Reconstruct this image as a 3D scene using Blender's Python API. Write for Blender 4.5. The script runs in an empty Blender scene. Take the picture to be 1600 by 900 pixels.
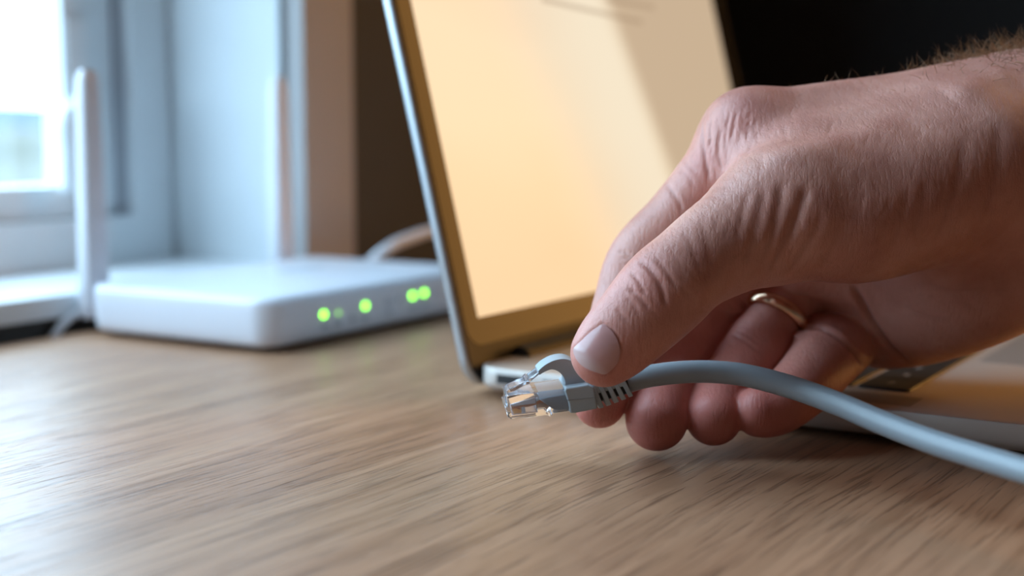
import bpy, bmesh, math, random
import numpy as np
from mathutils import Vector, Matrix
from mathutils.bvhtree import BVHTree

random.seed(7)
MM = 0.00091                     # model unit: the plan below is drawn at 1 : 0.91 mm
K = MM / 0.001
scene = bpy.context.scene
COL = scene.collection

# ------------------------------------------------------------------ camera
F = 2200.0                       # focal length in pixels of the 1600x900 frame
PITCH = math.atan(260.0 / F)
YAW = math.asin(0.52)
CAM_Z = 95.0
cam_data = bpy.data.cameras.new('camera')
cam_data.sensor_width = 36.0
cam_data.lens = 36.0 * F / 1600.0
cam_data.clip_start = 0.01
cam_data.clip_end = 9000
cam_data.dof.use_dof = True
cam_data.dof.focus_distance = 0.380 * K
cam_data.dof.aperture_fstop = 7.3
cam = bpy.data.objects.new('camera', cam_data)
COL.objects.link(cam)
cam.location = (0, 0, CAM_Z * MM)
cam.rotation_euler = (math.pi / 2 - PITCH, 0, YAW)
scene.camera = cam

# ------------------------------------------------------------------ world, lights, exposure
world = bpy.data.worlds.new('overcast_sky')
scene.world = world
world.use_nodes = True
wn = world.node_tree.nodes['Background']
wn.inputs['Color'].default_value = (0.58, 0.79, 1.0, 1)
wn.inputs['Strength'].default_value = 8.8

def area_light(name, loc, target, sx, sy, power, color, portal=False):
    ld = bpy.data.lights.new(name, 'AREA')
    ld.shape = 'RECTANGLE'
    ld.size, ld.size_y = sx * K, sy * K
    ld.energy = power * K * K
    ld.color = color
    o = bpy.data.objects.new(name, ld)
    COL.objects.link(o)
    o.location = Vector(loc) * K
    d = Vector(target) - Vector(loc)
    o.rotation_euler = d.to_track_quat('-Z', 'Y').to_euler()
    if portal:
        ld.cycles.is_portal = True
    return o

# sky light entering through the window opening
area_light('window_portal', (-0.64, 0.178, 0.655), (1, 0.178, 0.655), 0.87, 1.33, 1, (1, 1, 1), portal=True)
# unseen warm source right of the view; the back wall doorway is added for it
area_light('warm_unseen_light', (0.33, 1.165, 0.35), (0.33, 0.0, 0.35), 0.60, 1.10, 9.0, (1.0, 0.48, 0.13))

vs = scene.view_settings
vs.view_transform = 'Standard'
vs.look = 'None'
vs.exposure = 0.12
vs.gamma = 1.0
vs.use_curve_mapping = False
scene.cycles.max_bounces = 9
scene.cycles.diffuse_bounces = 4
scene.cycles.glossy_bounces = 4
scene.cycles.transmission_bounces = 9

# ------------------------------------------------------------------ camera-frame conversion (mm)
_fw = np.array([-math.sin(YAW) * math.cos(PITCH), math.cos(YAW) * math.cos(PITCH), -math.sin(PITCH)])
_rt = np.array([math.cos(YAW), math.sin(YAW), 0.0])
_up = np.cross(_rt, _fw)
_C = np.array([0, 0, CAM_Z])
def ck(px, py, d):               # frame coordinates and depth -> (right, up, depth) in mm
    return np.array([(px - 800) / F * d, (450 - py) / F * d, d], float)
def c2w(p):                      # (right, up, depth) mm -> world mm
    p = np.asarray(p, float)
    return _C + p[..., 0:1] * _rt + p[..., 1:2] * _up + p[..., 2:3] * _fw
HS = 1.1                         # hand, ring and cable are drawn in true mm, 1.1 plan units each
def c2h(p):
    return c2w(np.asarray(p, float) * HS)
def wpt(px, py, d):
    return c2h(ck(px, py, d))

# ------------------------------------------------------------------ materials
def mat(name, color=(0.8, 0.8, 0.8), rough=0.5, metal=0.0, **kw):
    m = bpy.data.materials.new(name)
    m.use_nodes = True
    b = m.node_tree.nodes['Principled BSDF']
    b.inputs['Base Color'].default_value = (*color, 1)
    b.inputs['Roughness'].default_value = rough
    b.inputs['Metallic'].default_value = metal
    for k, v in kw.items():
        b.inputs[k.replace('_', ' ')].default_value = v
    return m

class NT:
    def __init__(self, m):
        self.t = m.node_tree
        self.b = self.t.nodes.get('Principled BSDF')
    def n(self, typ, **kw):
        nd = self.t.nodes.new(typ)
        for k, v in kw.items():
            setattr(nd, k, v)
        return nd
    def l(self, a, b):
        self.t.links.new(a, b)
    def coords(self, scale=(1, 1, 1), rot=(0, 0, 0), out='Object'):
        tc = self.n('ShaderNodeTexCoord')
        mp = self.n('ShaderNodeMapping')
        mp.inputs['Scale'].default_value = scale
        mp.inputs['Rotation'].default_value = rot
        self.l(tc.outputs[out], mp.inputs['Vector'])
        return mp.outputs['Vector']
    def noise(self, vec, scale=5, detail=3, rough=0.5, dist=0.0):
        nd = self.n('ShaderNodeTexNoise')
        nd.inputs['Scale'].default_value = scale
        nd.inputs['Detail'].default_value = detail
        nd.inputs['Roughness'].default_value = rough
        nd.inputs['Distortion'].default_value = dist
        self.l(vec, nd.inputs['Vector'])
        return nd.outputs['Fac']
    def ramp(self, fac, stops):
        nd = self.n('ShaderNodeValToRGB')
        el = nd.color_ramp.elements
        while len(el) < len(stops):
            el.new(0.5)
        for e, (p, c) in zip(el, stops):
            e.position = p
            e.color = (*c, 1) if len(c) == 3 else c
        self.l(fac, nd.inputs['Fac'])
        return nd.outputs['Color']
    def mix(self, fac, a, b, mode='MIX'):
        nd = self.n('ShaderNodeMix', data_type='RGBA', blend_type=mode)
        for s, v in ((nd.inputs['Factor'], fac), (nd.inputs[6], a), (nd.inputs[7], b)):
            if isinstance(v, (int, float)):
                s.default_value = v
            elif isinstance(v, tuple):
                s.default_value = (*v, 1)
            else:
                self.l(v, s)
        return nd.outputs[2]
    def math(self, op, a, b=0.0, c=None):
        nd = self.n('ShaderNodeMath', operation=op)
        for i, v in enumerate((a, b, c)):
            if v is None:
                continue
            if isinstance(v, (int, float)):
                nd.inputs[i].default_value = v
            else:
                self.l(v, nd.inputs[i])
        return nd.outputs[0]
    def bump(self, height, strength=0.3, dist=0.001, prev=None):
        nd = self.n('ShaderNodeBump')
        nd.inputs['Strength'].default_value = strength
        nd.inputs['Distance'].default_value = dist
        self.l(height, nd.inputs['Height'])
        if prev is not None:
            self.l(prev, nd.inputs['Normal'])
        return nd.outputs['Normal']

def plaster(name, color, rough=0.8, amount=0.12, scale=40):
    m = mat(name, color, rough)
    t = NT(m)
    v = t.coords()
    f = t.noise(v, scale, 4)
    c2 = tuple(c * (1 - amount) for c in color)
    t.l(t.mix(f, color, c2), t.b.inputs['Base Color'])
    t.l(t.bump(f, 0.15, 0.001), t.b.inputs['Normal'])
    return m

def oak_material():
    m = mat('oak_veneer', rough=0.42)
    t = NT(m)
    # slow warp so the grain lines are not ruler straight (grain runs along world Y)
    base = t.coords((1, 1, 1))
    warp = t.n('ShaderNodeTexNoise')
    warp.inputs['Scale'].default_value = 5.0
    warp.inputs['Detail'].default_value = 2.0
    t.l(base, warp.inputs['Vector'])
    add = t.n('ShaderNodeVectorMath', operation='MULTIPLY_ADD')
    t.l(warp.outputs['Color'], add.inputs[0])
    add.inputs[1].default_value = (0.016, 0.0, 0.0)
    t.l(base, add.inputs[2])
    def stretched(sx, sy):
        mp = t.n('ShaderNodeMapping')
        mp.inputs['Scale'].default_value = (sx, sy, sx)
        t.l(add.outputs[0], mp.inputs['Vector'])
        return mp.outputs['Vector']
    broad = t.noise(stretched(45, 2.2), 1.0, 4, 0.55)
    fine = t.noise(stretched(330, 9), 1.0, 4, 0.6)
    pores = t.noise(stretched(1300, 40), 1.0, 2, 0.5)
    col = t.ramp(broad, [(0.25, (0.33, 0.168, 0.092)), (0.5, (0.415, 0.226, 0.130)), (0.75, (0.48, 0.282, 0.170))])
    fcol = t.ramp(fine, [(0.30, (0.66, 0.60, 0.54)), (0.62, (1.06, 1.04, 1.02))])
    col = t.mix(0.75, col, fcol, 'MULTIPLY')
    pm = t.ramp(pores, [(0.555, (0, 0, 0)), (0.64, (1, 1, 1))])
    pmf = t.math('MULTIPLY', pm, t.ramp(broad, [(0.3, (1, 1, 1)), (0.75, (0.25, 0.25, 0.25))]))
    col = t.mix(t.math('MULTIPLY', pmf, 0.65), col, (0.085, 0.04, 0.02))
    t.l(col, t.b.inputs['Base Color'])
    r = t.math('MULTIPLY_ADD', fine, 0.20, 0.28)
    t.b.inputs['Specular IOR Level'].default_value = 0.6
    t.l(r, t.b.inputs['Roughness'])
    inv = t.math('SUBTRACT', 1.0, pmf)
    nb = t.bump(inv, 0.35, 0.0004)
    nb = t.bump(fine, 0.25, 0.0003, nb)
    t.l(nb, t.b.inputs['Normal'])
    return m

def skin_material():
    m = mat('skin', (0.5, 0.3, 0.24), 0.46)
    t = NT(m)
    at = t.n('ShaderNodeAttribute', attribute_name='tone')
    sep = t.n('ShaderNodeSeparateColor')
    t.l(at.outputs['Color'], sep.inputs[0])
    v = t.coords()
    blot = t.noise(v, 70, 4, 0.55)
    fineb = t.noise(v, 420, 3, 0.6)
    col = t.ramp(blot, [(0.30, (0.43, 0.180, 0.135)), (0.55, (0.54, 0.250, 0.190)), (0.75, (0.60, 0.305, 0.24))])
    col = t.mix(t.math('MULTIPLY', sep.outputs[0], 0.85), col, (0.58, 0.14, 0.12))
    col = t.mix(t.math('MULTIPLY', sep.outputs[1], 0.6), col, (0.25, 0.10, 0.08))  # fold shade mixed into the skin colour
    sp = t.ramp(fineb, [(0.62, (0, 0, 0)), (0.75, (1, 1, 1))])
    col = t.mix(t.math('MULTIPLY', sp, 0.22), col, (0.30, 0.14, 0.10))
    t.l(col, t.b.inputs['Base Color'])
    t.b.inputs['Subsurface Weight'].default_value = 0.18
    t.b.inputs['Subsurface Radius'].default_value = (0.0035, 0.0013, 0.0007)
    t.b.inputs['Subsurface Scale'].default_value = 1.0
    t.b.inputs['Specular IOR Level'].default_value = 0.42
    # fine skin relief: polygonal furrows plus soft stretch lines
    vor = t.n('ShaderNodeTexVoronoi', feature='DISTANCE_TO_EDGE')
    vor.inputs['Scale'].default_value = 950
    wv = t.n('ShaderNodeTexNoise')
    wv.inputs['Scale'].default_value = 260
    t.l(v, wv.inputs['Vector'])
    am = t.n('ShaderNodeVectorMath', operation='MULTIPLY_ADD')
    t.l(wv.outputs['Color'], am.inputs[0])
    am.inputs[1].default_value = (0.0016, 0.0016, 0.0016)
    t.l(v, am.inputs[2])
    t.l(am.outputs[0], vor.inputs['Vector'])
    vr = t.ramp(vor.outputs['Distance'], [(0.0, (0, 0, 0)), (0.16, (1, 1, 1))])
    n1 = t.bump(vr, 0.22, 0.00012)
    med = t.noise(v, 300, 3, 0.6, 0.6)
    n2 = t.bump(med, 0.12, 0.0004, n1)
    # stretch lines running across the hand
    tc = t.n('ShaderNodeTexCoord')
    m1 = t.n('ShaderNodeMapping', vector_type='TEXTURE')
    m1.inputs['Rotation'].default_value = (0, 0, YAW)
    t.l(tc.outputs['Object'], m1.inputs['Vector'])
    m2 = t.n('ShaderNodeMapping')
    m2.inputs['Rotation'].default_value = (0, math.radians(-14), 0)
    m2.inputs['Scale'].default_value = (1.0, 0.45, 0.16)
    t.l(m1.outputs[0], m2.inputs['Vector'])
    ln = t.noise(m2.outputs[0], 1150, 3, 0.55, 0.35)
    lr = t.ramp(ln, [(0.34, (0, 0, 0)), (0.52, (1, 1, 1))])
    n2 = t.bump(lr, 0.30, 0.00022, n2)
    t.l(n2, t.b.inputs['Normal'])
    rr = t.math('MULTIPLY_ADD', fineb, 0.25, 0.33)
    t.l(rr, t.b.inputs['Roughness'])
    return m

def screen_material():
    """Flat picture shown by the display: warm sand-coloured page with a greyer band and two text rules."""
    m = bpy.data.materials.new('display_painted_reflection')
    m.use_nodes = True
    t = NT(m)
    t.t.nodes.remove(t.b)
    out = t.t.nodes['Material Output']
    tc = t.n('ShaderNodeTexCoord')
    sep = t.n('ShaderNodeSeparateXYZ')
    t.l(tc.outputs['Object'], sep.inputs[0])
    u, v = t.math('DIVIDE', sep.outputs[0], K), t.math('DIVIDE', sep.outputs[1], K)          # metres, from the lower left display corner
    # base colour runs from peach at the foot to cream at mid height
    g = t.noise(t.coords((7, 11, 1)), 1.0, 2, 0.4)
    vv = t.math('MULTIPLY', v, 1 / 0.174)
    gg = t.math('ADD', vv, t.math('MULTIPLY_ADD', g, 0.7, -0.35))
    col = t.ramp(gg, [(0.0, (0.90, 0.655, 0.405)), (0.22, (0.94, 0.70, 0.44)), (0.42, (0.96, 0.75, 0.50)),
                      (0.62, (0.94, 0.75, 0.52)), (0.9, (0.90, 0.67, 0.47))])
    # slanting edge of the painted reflection, greyer to the right
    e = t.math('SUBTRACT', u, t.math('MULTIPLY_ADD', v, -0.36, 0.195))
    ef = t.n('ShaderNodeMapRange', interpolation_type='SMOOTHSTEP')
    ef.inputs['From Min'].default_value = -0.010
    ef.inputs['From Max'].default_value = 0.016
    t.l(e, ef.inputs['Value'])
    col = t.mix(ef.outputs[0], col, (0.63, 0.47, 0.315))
    hl = t.n('ShaderNodeMapRange', interpolation_type='SMOOTHSTEP')  # bright highlight painted along the left of that edge
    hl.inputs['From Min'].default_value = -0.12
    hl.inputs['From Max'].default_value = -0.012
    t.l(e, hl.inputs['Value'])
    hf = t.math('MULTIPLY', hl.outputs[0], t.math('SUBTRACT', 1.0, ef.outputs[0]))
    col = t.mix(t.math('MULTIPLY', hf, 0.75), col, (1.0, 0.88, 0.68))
    # two soft rules of text in the upper half
    def rule(v0, slope, u0, u1, hw):
        dv = t.math('ABSOLUTE', t.math('SUBTRACT', v, t.math('MULTIPLY_ADD', u, slope, v0)))
        a = t.math('LESS_THAN', dv, hw)
        b_ = t.math('GREATER_THAN', u, u0)
        c_ = t.math('LESS_THAN', u, u1)
        return t.math('MULTIPLY', a, t.math('MULTIPLY', b_, c_))
    r1 = rule(0.1265, -0.045, 0.095, 0.187, 0.0012)
    r2 = rule(0.1275, -0.005, 0.155, 0.204, 0.0012)
    rr = t.math('MAXIMUM', r1, r2)
    col = t.mix(t.math('MULTIPLY', rr, 0.45), col, (0.36, 0.24, 0.15))
    em = t.n('ShaderNodeEmission')
    em.inputs['Strength'].default_value = 0.87
    t.l(col, em.inputs['Color'])
    gl = t.n('ShaderNodeBsdfGlossy')
    gl.inputs['Roughness'].default_value = 0.12
    gl.inputs['Color'].default_value = (0.04, 0.04, 0.04, 1)
    ad = t.n('ShaderNodeAddShader')
    t.l(em.outputs[0], ad.inputs[0])
    t.l(gl.outputs[0], ad.inputs[1])
    t.l(ad.outputs[0], out.inputs['Surface'])
    return m

def brushed(name, color, rough, metal=1.0, scale=300):
    m = mat(name, color, rough, metal)
    t = NT(m)
    f = t.noise(t.coords(), scale, 3)
    t.l(t.math('MULTIPLY_ADD', f, 0.12, rough - 0.06), t.b.inputs['Roughness'])
    t.l(t.bump(t.noise(t.coords(), 2500, 2), 0.05, 0.0001), t.b.inputs['Normal'])
    return m

def clear_plastic():
    m = mat('clear_plastic', (0.93, 0.94, 1.0), 0.03)
    t = NT(m)
    t.b.inputs['Transmission Weight'].default_value = 0.93
    t.b.inputs['IOR'].default_value = 1.50
    t.l(t.bump(t.noise(t.coords(), 180, 2), 0.06, 0.0004), t.b.inputs['Normal'])
    return m

def pane_glass():
    m = bpy.data.materials.new('window_glass')
    m.use_nodes = True
    t = NT(m)
    t.t.nodes.remove(t.b)
    out = t.t.nodes['Material Output']
    tr = t.n('ShaderNodeBsdfTransparent')
    tr.inputs['Color'].default_value = (0.93, 0.97, 0.98, 1)
    gl = t.n('ShaderNodeBsdfGlossy')
    gl.inputs['Roughness'].default_value = 0.02
    mx = t.n('ShaderNodeMixShader')
    mx.inputs[0].default_value = 0.05
    t.l(tr.outputs[0], mx.inputs[1])
    t.l(gl.outputs[0], mx.inputs[2])
    t.l(mx.outputs[0], out.inputs['Surface'])
    return m

def emit(name, color, strength):
    m = mat(name, color, 0.4)
    b = m.node_tree.nodes['Principled BSDF']
    b.inputs['Emission Color'].default_value = (*color, 1)
    b.inputs['Emission Strength'].default_value = strength
    return m

def plastic(name, color, rough=0.45, amount=0.06, scale=500):
    m = mat(name, color, rough)
    t = NT(m)
    f = t.noise(t.coords(), scale, 3)
    t.l(t.mix(f, color, tuple(c * (1 - amount) for c in color)), t.b.inputs['Base Color'])
    t.l(t.bump(f, 0.06, 0.0002), t.b.inputs['Normal'])
    return m

MAT = dict(
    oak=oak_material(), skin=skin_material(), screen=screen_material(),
    alu=brushed('brushed_aluminium', (0.62, 0.58, 0.54), 0.48, 0.65),
    alu_edge=brushed('lid_aluminium', (0.42, 0.44, 0.46), 0.36),
    bezel=mat('black_bezel_glass', (0.010, 0.009, 0.008), 0.12, Specular_IOR_Level=0.18),
    rubber=plastic('black_rubber', (0.012, 0.012, 0.012), 0.55),
    key=plastic('black_key_plastic', (0.014, 0.013, 0.013), 0.5),
    legend=mat('key_legend_print', (0.40, 0.40, 0.40), 0.6),
    trackpad=brushed('trackpad_glass', (0.42, 0.40, 0.38), 0.45, 0.6),
    router=plastic('router_white_plastic', (0.70, 0.71, 0.76), 0.40, 0.04),
    router_grey=plastic('router_grey_base', (0.20, 0.20, 0.21), 0.5),
    print_grey=mat('printed_grey', (0.38, 0.40, 0.44), 0.6),
    led=emit('green_led', (0.26, 1.0, 0.03), 6.5),
    led_dim=emit('green_led_dim', (0.30, 0.75, 0.12), 1.6),
    boot=plastic('grey_boot_plastic', (0.36, 0.425, 0.46), 0.42),
    jacket=plastic('grey_cable_jacket', (0.25, 0.285, 0.31), 0.36),
    dark_gap=mat('dark_recess', (0.02, 0.02, 0.022), 0.6),
    clear=clear_plastic(),
    gold=mat('gold_contact', (0.95, 0.63, 0.28), 0.18, 1.0),
    ring=brushed('rose_gold', (0.80, 0.56, 0.38), 0.20),
    copper=plastic('copper_orange_wire', (0.70, 0.26, 0.10), 0.4),
    wire_white=plastic('white_wire', (0.75, 0.72, 0.68), 0.4),
    nail=None,
    hair=mat('brown_hair', (0.30, 0.165, 0.085), 0.35),
    white_paint=plaster('white_gloss_paint', (0.74, 0.78, 0.80), 0.45, 0.05),
    reveal=plaster('reveal_white_paint', (0.62, 0.66, 0.68), 0.6, 0.05),
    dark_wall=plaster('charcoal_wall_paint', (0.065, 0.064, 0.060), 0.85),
    black_wall=plaster('near_black_wall_shade', (0.012, 0.010, 0.009), 0.9),  # dark of the far room painted into the wall colour
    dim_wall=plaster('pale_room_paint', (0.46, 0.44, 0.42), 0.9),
    casing=plaster('beige_casing_paint', (0.36, 0.35, 0.35), 0.6, 0.08),
    floor=plaster('brown_floor', (0.16, 0.11, 0.08), 0.6, 0.3, 12),
    white_cable=plastic('white_cable_jacket', (0.72, 0.74, 0.78), 0.4),
    glass=pane_glass(),
)
def nail_material():
    m = mat('fingernail', (0.62, 0.40, 0.36), 0.22)
    t = NT(m)
    at = t.n('ShaderNodeAttribute', attribute_name='tone')
    sep = t.n('ShaderNodeSeparateColor')
    t.l(at.outputs['Color'], sep.inputs[0])
    col = t.mix(sep.outputs[0], (0.46, 0.22, 0.20), (0.52, 0.35, 0.33))
    f = t.noise(t.coords(), 300, 2)
    t.l(t.mix(t.math('MULTIPLY', f, 0.3), col, (0.62, 0.40, 0.38)), t.b.inputs['Base Color'])
    t.b.inputs['Subsurface Weight'].default_value = 0.1
    t.b.inputs['Subsurface Radius'].default_value = (0.002, 0.001, 0.0007)
    t.b.inputs['Subsurface Scale'].default_value = 1.0
    return m
MAT['nail'] = nail_material()

# ------------------------------------------------------------------ object helpers (all shapes given in mm)
def link(name, me, m=None, parent=None, kind=None):
    o = bpy.data.objects.new(name, me)
    COL.objects.link(o)
    if m is not None and me is not None and not me.materials:
        me.materials.append(m)
    if parent is not None:
        o.parent = parent
    if kind:
        o['kind'] = kind
    return o
def tag(o, label, cat, group=None):
    o['label'] = label
    o['category'] = cat
    if group:
        o['group'] = group
    return o
def empty(name, loc, label=None, cat=None, kind=None):
    o = bpy.data.objects.new(name, None)
    COL.objects.link(o)
    o.location = Vector(loc) * MM
    o.empty_display_size = 0.02
    if label:
        tag(o, label, cat)
    if kind:
        o['kind'] = kind
    return o
def pymesh(name, verts, faces, smooth=False, origin=(0, 0, 0)):
    me = bpy.data.meshes.new(name)
    og = np.asarray(origin, float)
    v = (np.asarray(verts, float) - og) * MM
    me.from_pydata(v.tolist(), [], [list(f) for f in faces])
    bm = bmesh.new()
    bm.from_mesh(me)
    bmesh.ops.recalc_face_normals(bm, faces=bm.faces)
    bm.to_mesh(me)
    bm.free()
    if smooth:
        me.polygons.foreach_set('use_smooth', [True] * len(me.polygons))
    return me
def put(name, verts, faces, m, parent=None, smooth=False, kind=None, auto=None):
    """Mesh given in world mm; under a parent it is stored relative to the parent's origin."""
    og = (0, 0, 0)
    if parent is not None:
        w = world_loc(parent)
        og = (w / MM)
    me = pymesh(name, verts, faces, smooth, og)
    if auto is not None:
        me.polygons.foreach_set('use_smooth', [True] * len(me.polygons))
        me.set_sharp_from_angle(angle=math.radians(auto))
    return link(name, me, m, parent, kind)
def world_loc(o):
    v = Vector(o.location)
    while o.parent is not None:
        o = o.parent
        v = v + Vector(o.location)
    return v
def box(x0, x1, y0, y1, z0, z1):
    v = [(x, y, z) for x in (x0, x1) for y in (y0, y1) for z in (z0, z1)]
    f = [(0, 1, 3, 2), (4, 6, 7, 5), (0, 4, 5, 1), (2, 3, 7, 6), (0, 2, 6, 4), (1, 5, 7, 3)]
    return v, f
def join(*parts):
    V, Fc = [], []
    for v, f in parts:
        n = len(V)
        V += [tuple(p) for p in v]
        Fc += [tuple(i + n for i in q) for q in f]
    return V, Fc
def rrect(x0, x1, y0, y1, r, seg=6):
    pts = []
    for cx, cy, a0 in ((x1 - r, y1 - r, 0), (x0 + r, y1 - r, 90), (x0 + r, y0 + r, 180), (x1 - r, y0 + r, 270)):
        for i in range(seg + 1):
            a = math.radians(a0 + 90 * i / seg)
            pts.append((cx + r * math.cos(a), cy + r * math.sin(a)))
    return pts
def loft(rings, cap=True):
    n = len(rings[0])
    V, Fc = [], []
    for r in rings:
        V += [tuple(p) for p in r]
    for k in range(len(rings) - 1):
        for i in range(n):
            j = (i + 1) % n
            Fc.append((k * n + i, k * n + j, (k + 1) * n + j, (k + 1) * n + i))
    if cap:
        Fc.append(tuple(range(n))[::-1])
        Fc.append(tuple((len(rings) - 1) * n + i for i in range(n)))
    return V, Fc
def rslab(x0, x1, y0, y1, r, prof, seg=8):
    """Rounded-corner slab: prof lists (z, inset) from bottom to top."""
    rings = []
    for z, ins in prof:
        rings.append([(x, y, z) for x, y in rrect(x0 + ins, x1 - ins, y0 + ins, y1 - ins, max(r - ins, 0.3), seg)])
    return loft(rings)
def catmull(pts, n):
    P = np.asarray(pts, float)
    out = []
    for i in range(len(P) - 1):
        p0 = P[max(i - 1, 0)]; p1 = P[i]; p2 = P[i + 1]; p3 = P[min(i + 2, len(P) - 1)]
        for k in range(n):
            t = k / n
            out.append(0.5 * ((2 * p1) + (-p0 + p2) * t + (2 * p0 - 5 * p1 + 4 * p2 - p3) * t * t
                              + (-p0 + 3 * p1 - 3 * p2 + p3) * t ** 3))
    out.append(P[-1])
    return np.array(out)
def tube(path, radii, sides=16, cap=True):
    P = np.asarray(path, float)
    n = len(P)
    if np.isscalar(radii):
        radii = [radii] * n
    T = np.gradient(P, axis=0)
    T /= np.linalg.norm(T, axis=1)[:, None]
    ref = np.array([0, 0, 1.0]) if abs(T[0][2]) < 0.9 else np.array([1.0, 0, 0])
    u = np.cross(T[0], ref); u /= np.linalg.norm(u)
    rings = []
    for i in range(n):
        u = u - T[i] * (u @ T[i]); u /= np.linalg.norm(u)
        w = np.cross(T[i], u)
        rings.append([tuple(P[i] + radii[i] * (math.cos(a) * u + math.sin(a) * w))
                      for a in np.linspace(0, 2 * math.pi, sides, endpoint=False)])
    return loft(rings, cap)

# ------------------------------------------------------------------ the room
def build_room():
    WX, WO = -508, -660            # inner and outer face of the window wall
    y0, y1, z0, z1 = -240, 597, 7, 1300
    wall = join(box(WO, WX, -1800, 1150, -740, z0), box(WO, WX, -1800, 1150, z1, 1700),
                box(WO, WX, -1800, y0, z0, z1), box(WO, WX, y1, 1150, z0, z1))
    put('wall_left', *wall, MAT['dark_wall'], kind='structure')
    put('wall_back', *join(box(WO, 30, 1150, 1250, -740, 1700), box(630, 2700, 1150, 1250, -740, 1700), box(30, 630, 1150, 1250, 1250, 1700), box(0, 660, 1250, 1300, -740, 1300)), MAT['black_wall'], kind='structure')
    put('trim_4', *join(box(-20, 30, 1138, 1150, -740, 1300), box(630, 680, 1138, 1150, -740, 1300), box(30, 630, 1138, 1150, 1250, 1300)), MAT['black_wall'], kind='structure')  # casing of the unseen doorway added around the warm light
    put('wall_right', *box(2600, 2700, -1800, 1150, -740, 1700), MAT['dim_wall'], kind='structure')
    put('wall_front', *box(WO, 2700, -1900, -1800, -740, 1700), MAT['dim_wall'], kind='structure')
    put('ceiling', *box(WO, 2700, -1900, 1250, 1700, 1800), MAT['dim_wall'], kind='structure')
    put('floor', *box(WO, 2700, -1900, 1250, -840, -740), MAT['floor'], kind='structure')
    # reveal lining of the opening: far cheek, near cheek, head
    put('trim_1', *join(box(-640, WX - 0.5, y1 - 4, y1 + 1, z0, z1), box(-640, WX - 0.5, y0 - 1, y0 + 4, z0, z1),
                        box(-640, WX - 0.5, y0 + 4, y1 - 4, z1 - 4, z1 + 1)), MAT['reveal'], kind='structure')
    # sill board
    v, f = box(-640, -503, y0 + 4, y1 - 4, 7, 17)
    put('trim_2', v, f, MAT['white_paint'], kind='structure')
    # casing around the opening
    put('trim_3', *join(box(WX, -495, y1, y1 + 43, 17, z1 + 43), box(WX, -495, y0 - 43, y0, 17, z1 + 43),
                        box(WX, -495, y0, y1, z1, z1 + 43)), MAT['casing'], kind='structure')
    # window: fixed frame, opening sash, pane, handle
    w = empty('window_1', (-615, 178, 17), kind='structure')
    a, b = y0 + 5, y1 - 5
    fr = [('window_frame', box(-640, -590, b - 28, b, 17, z1 - 4)), ('window_frame', box(-640, -590, a, a + 28, 17, z1 - 4)),
          ('window_frame', box(-640, -590, a + 28, b - 28, 17, 43)), ('window_frame', box(-640, -590, a + 28, b - 28, z1 - 38, z1 - 4))]
    for nme, (v, f) in fr:
        put(nme, v, f, MAT['white_paint'], w)
    # the stepped rebate between frame and sash
    put('weather_seal', *join(box(-612, -596, b - 33, b - 28.2, 43.2, z1 - 38.2), box(-612, -596, a + 28.2, a + 33, 43.2, z1 - 38.2)),
        MAT['print_grey'], w)
    s0, s1, t0, t1 = a + 33, b - 33, 43.5, z1 - 38.5
    sash = [box(-624, -600, s1 - 28, s1, t0, t1), box(-624, -600, s0, s0 + 28, t0, t1),
            box(-624, -600, s0 + 28, s1 - 28, t0, 61), box(-624, -600, s0 + 28, s1 - 28, t1 - 36, t1)]
    for v, f in sash:
        so = put('window_sash', v, f, MAT['white_paint'], w)
    put('glazing_bead', *join(box(-606, -599, s1 - 35, s1 - 28, 61, t1 - 36), box(-606, -599, s0 + 28, s0 + 35, 61, t1 - 36)),
        MAT['white_paint'], w)
    put('window_pane', *box(-614, -611, s0 + 24, s1 - 24, 58, t1 - 33), MAT['glass'], w)
    # handle hanging on the sash stile
    hy = 515
    h = put('window_handle', *box(-600, -597.5, 526, 540, 84, 150), MAT['white_paint'], w)
    lever = tube(catmull([(-598, 533, 104), (-590, 531, 104), (-587, 524, 103), (-586.5, hy, 96), (-586.5, hy, 80), (-586.5, hy, 58)], 6),
                 6.0, 14)
    put('handle_lever', *lever, MAT['white_paint'], h, smooth=True)

def build_outside():
    g = plaster('meadow_green', (0.08, 0.075, 0.045), 0.95, 0.5, 0.02)
    put('ground', *box(-4.0e6, -3000, -4.0e6, 5.0e6, -9000, -8000), g, kind='structure')
    def hill(name, cx, cy, length, width, height, color, seed, label):
        rng = random.Random(seed)
        n, mrow = 40, 8
        V, Fc = [], []
        ph = [rng.uniform(0, 6.28) for _ in range(5)]
        for i in range(n + 1):
            s = i / n
            ridge = height * math.sin(math.pi * s) ** 0.4 * (0.75 + 0.13 * math.sin(5 * s + ph[0]) + 0.08 * math.sin(13 * s + ph[1]) + 0.04 * math.sin(31 * s + ph[2]))
            for j in range(mrow + 1):
                q = j / mrow * 2 - 1
                V.append((cx + q * width / 2, cy + (s - 0.5) * length, -8200 + ridge * (1 - q * q)))
        for i in range(n):
            for j in range(mrow):
                a = i * (mrow + 1) + j
                Fc.append((a, a + 1, a + mrow + 2, a + mrow + 1))
        o = put(name, V, Fc, plaster(name + '_cover', color, 1.0, 0.25, 0.01), smooth=True)
        tag(o, label, 'hill')
    hill('hill', -2.6e6, 2.3e6, 5.0e6, 1.2e6, 75000, (0.035, 0.060, 0.110), 3, 'far hill with painted blue haze along the horizon outside the window')  # distance haze painted into the base colour
    hill('hill', -0.30e6, 0.26e6, 0.7e6, 0.12e6, 7400, (0.065, 0.062, 0.038), 5, 'yellowish green wooded slope below the blue hill')

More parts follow.
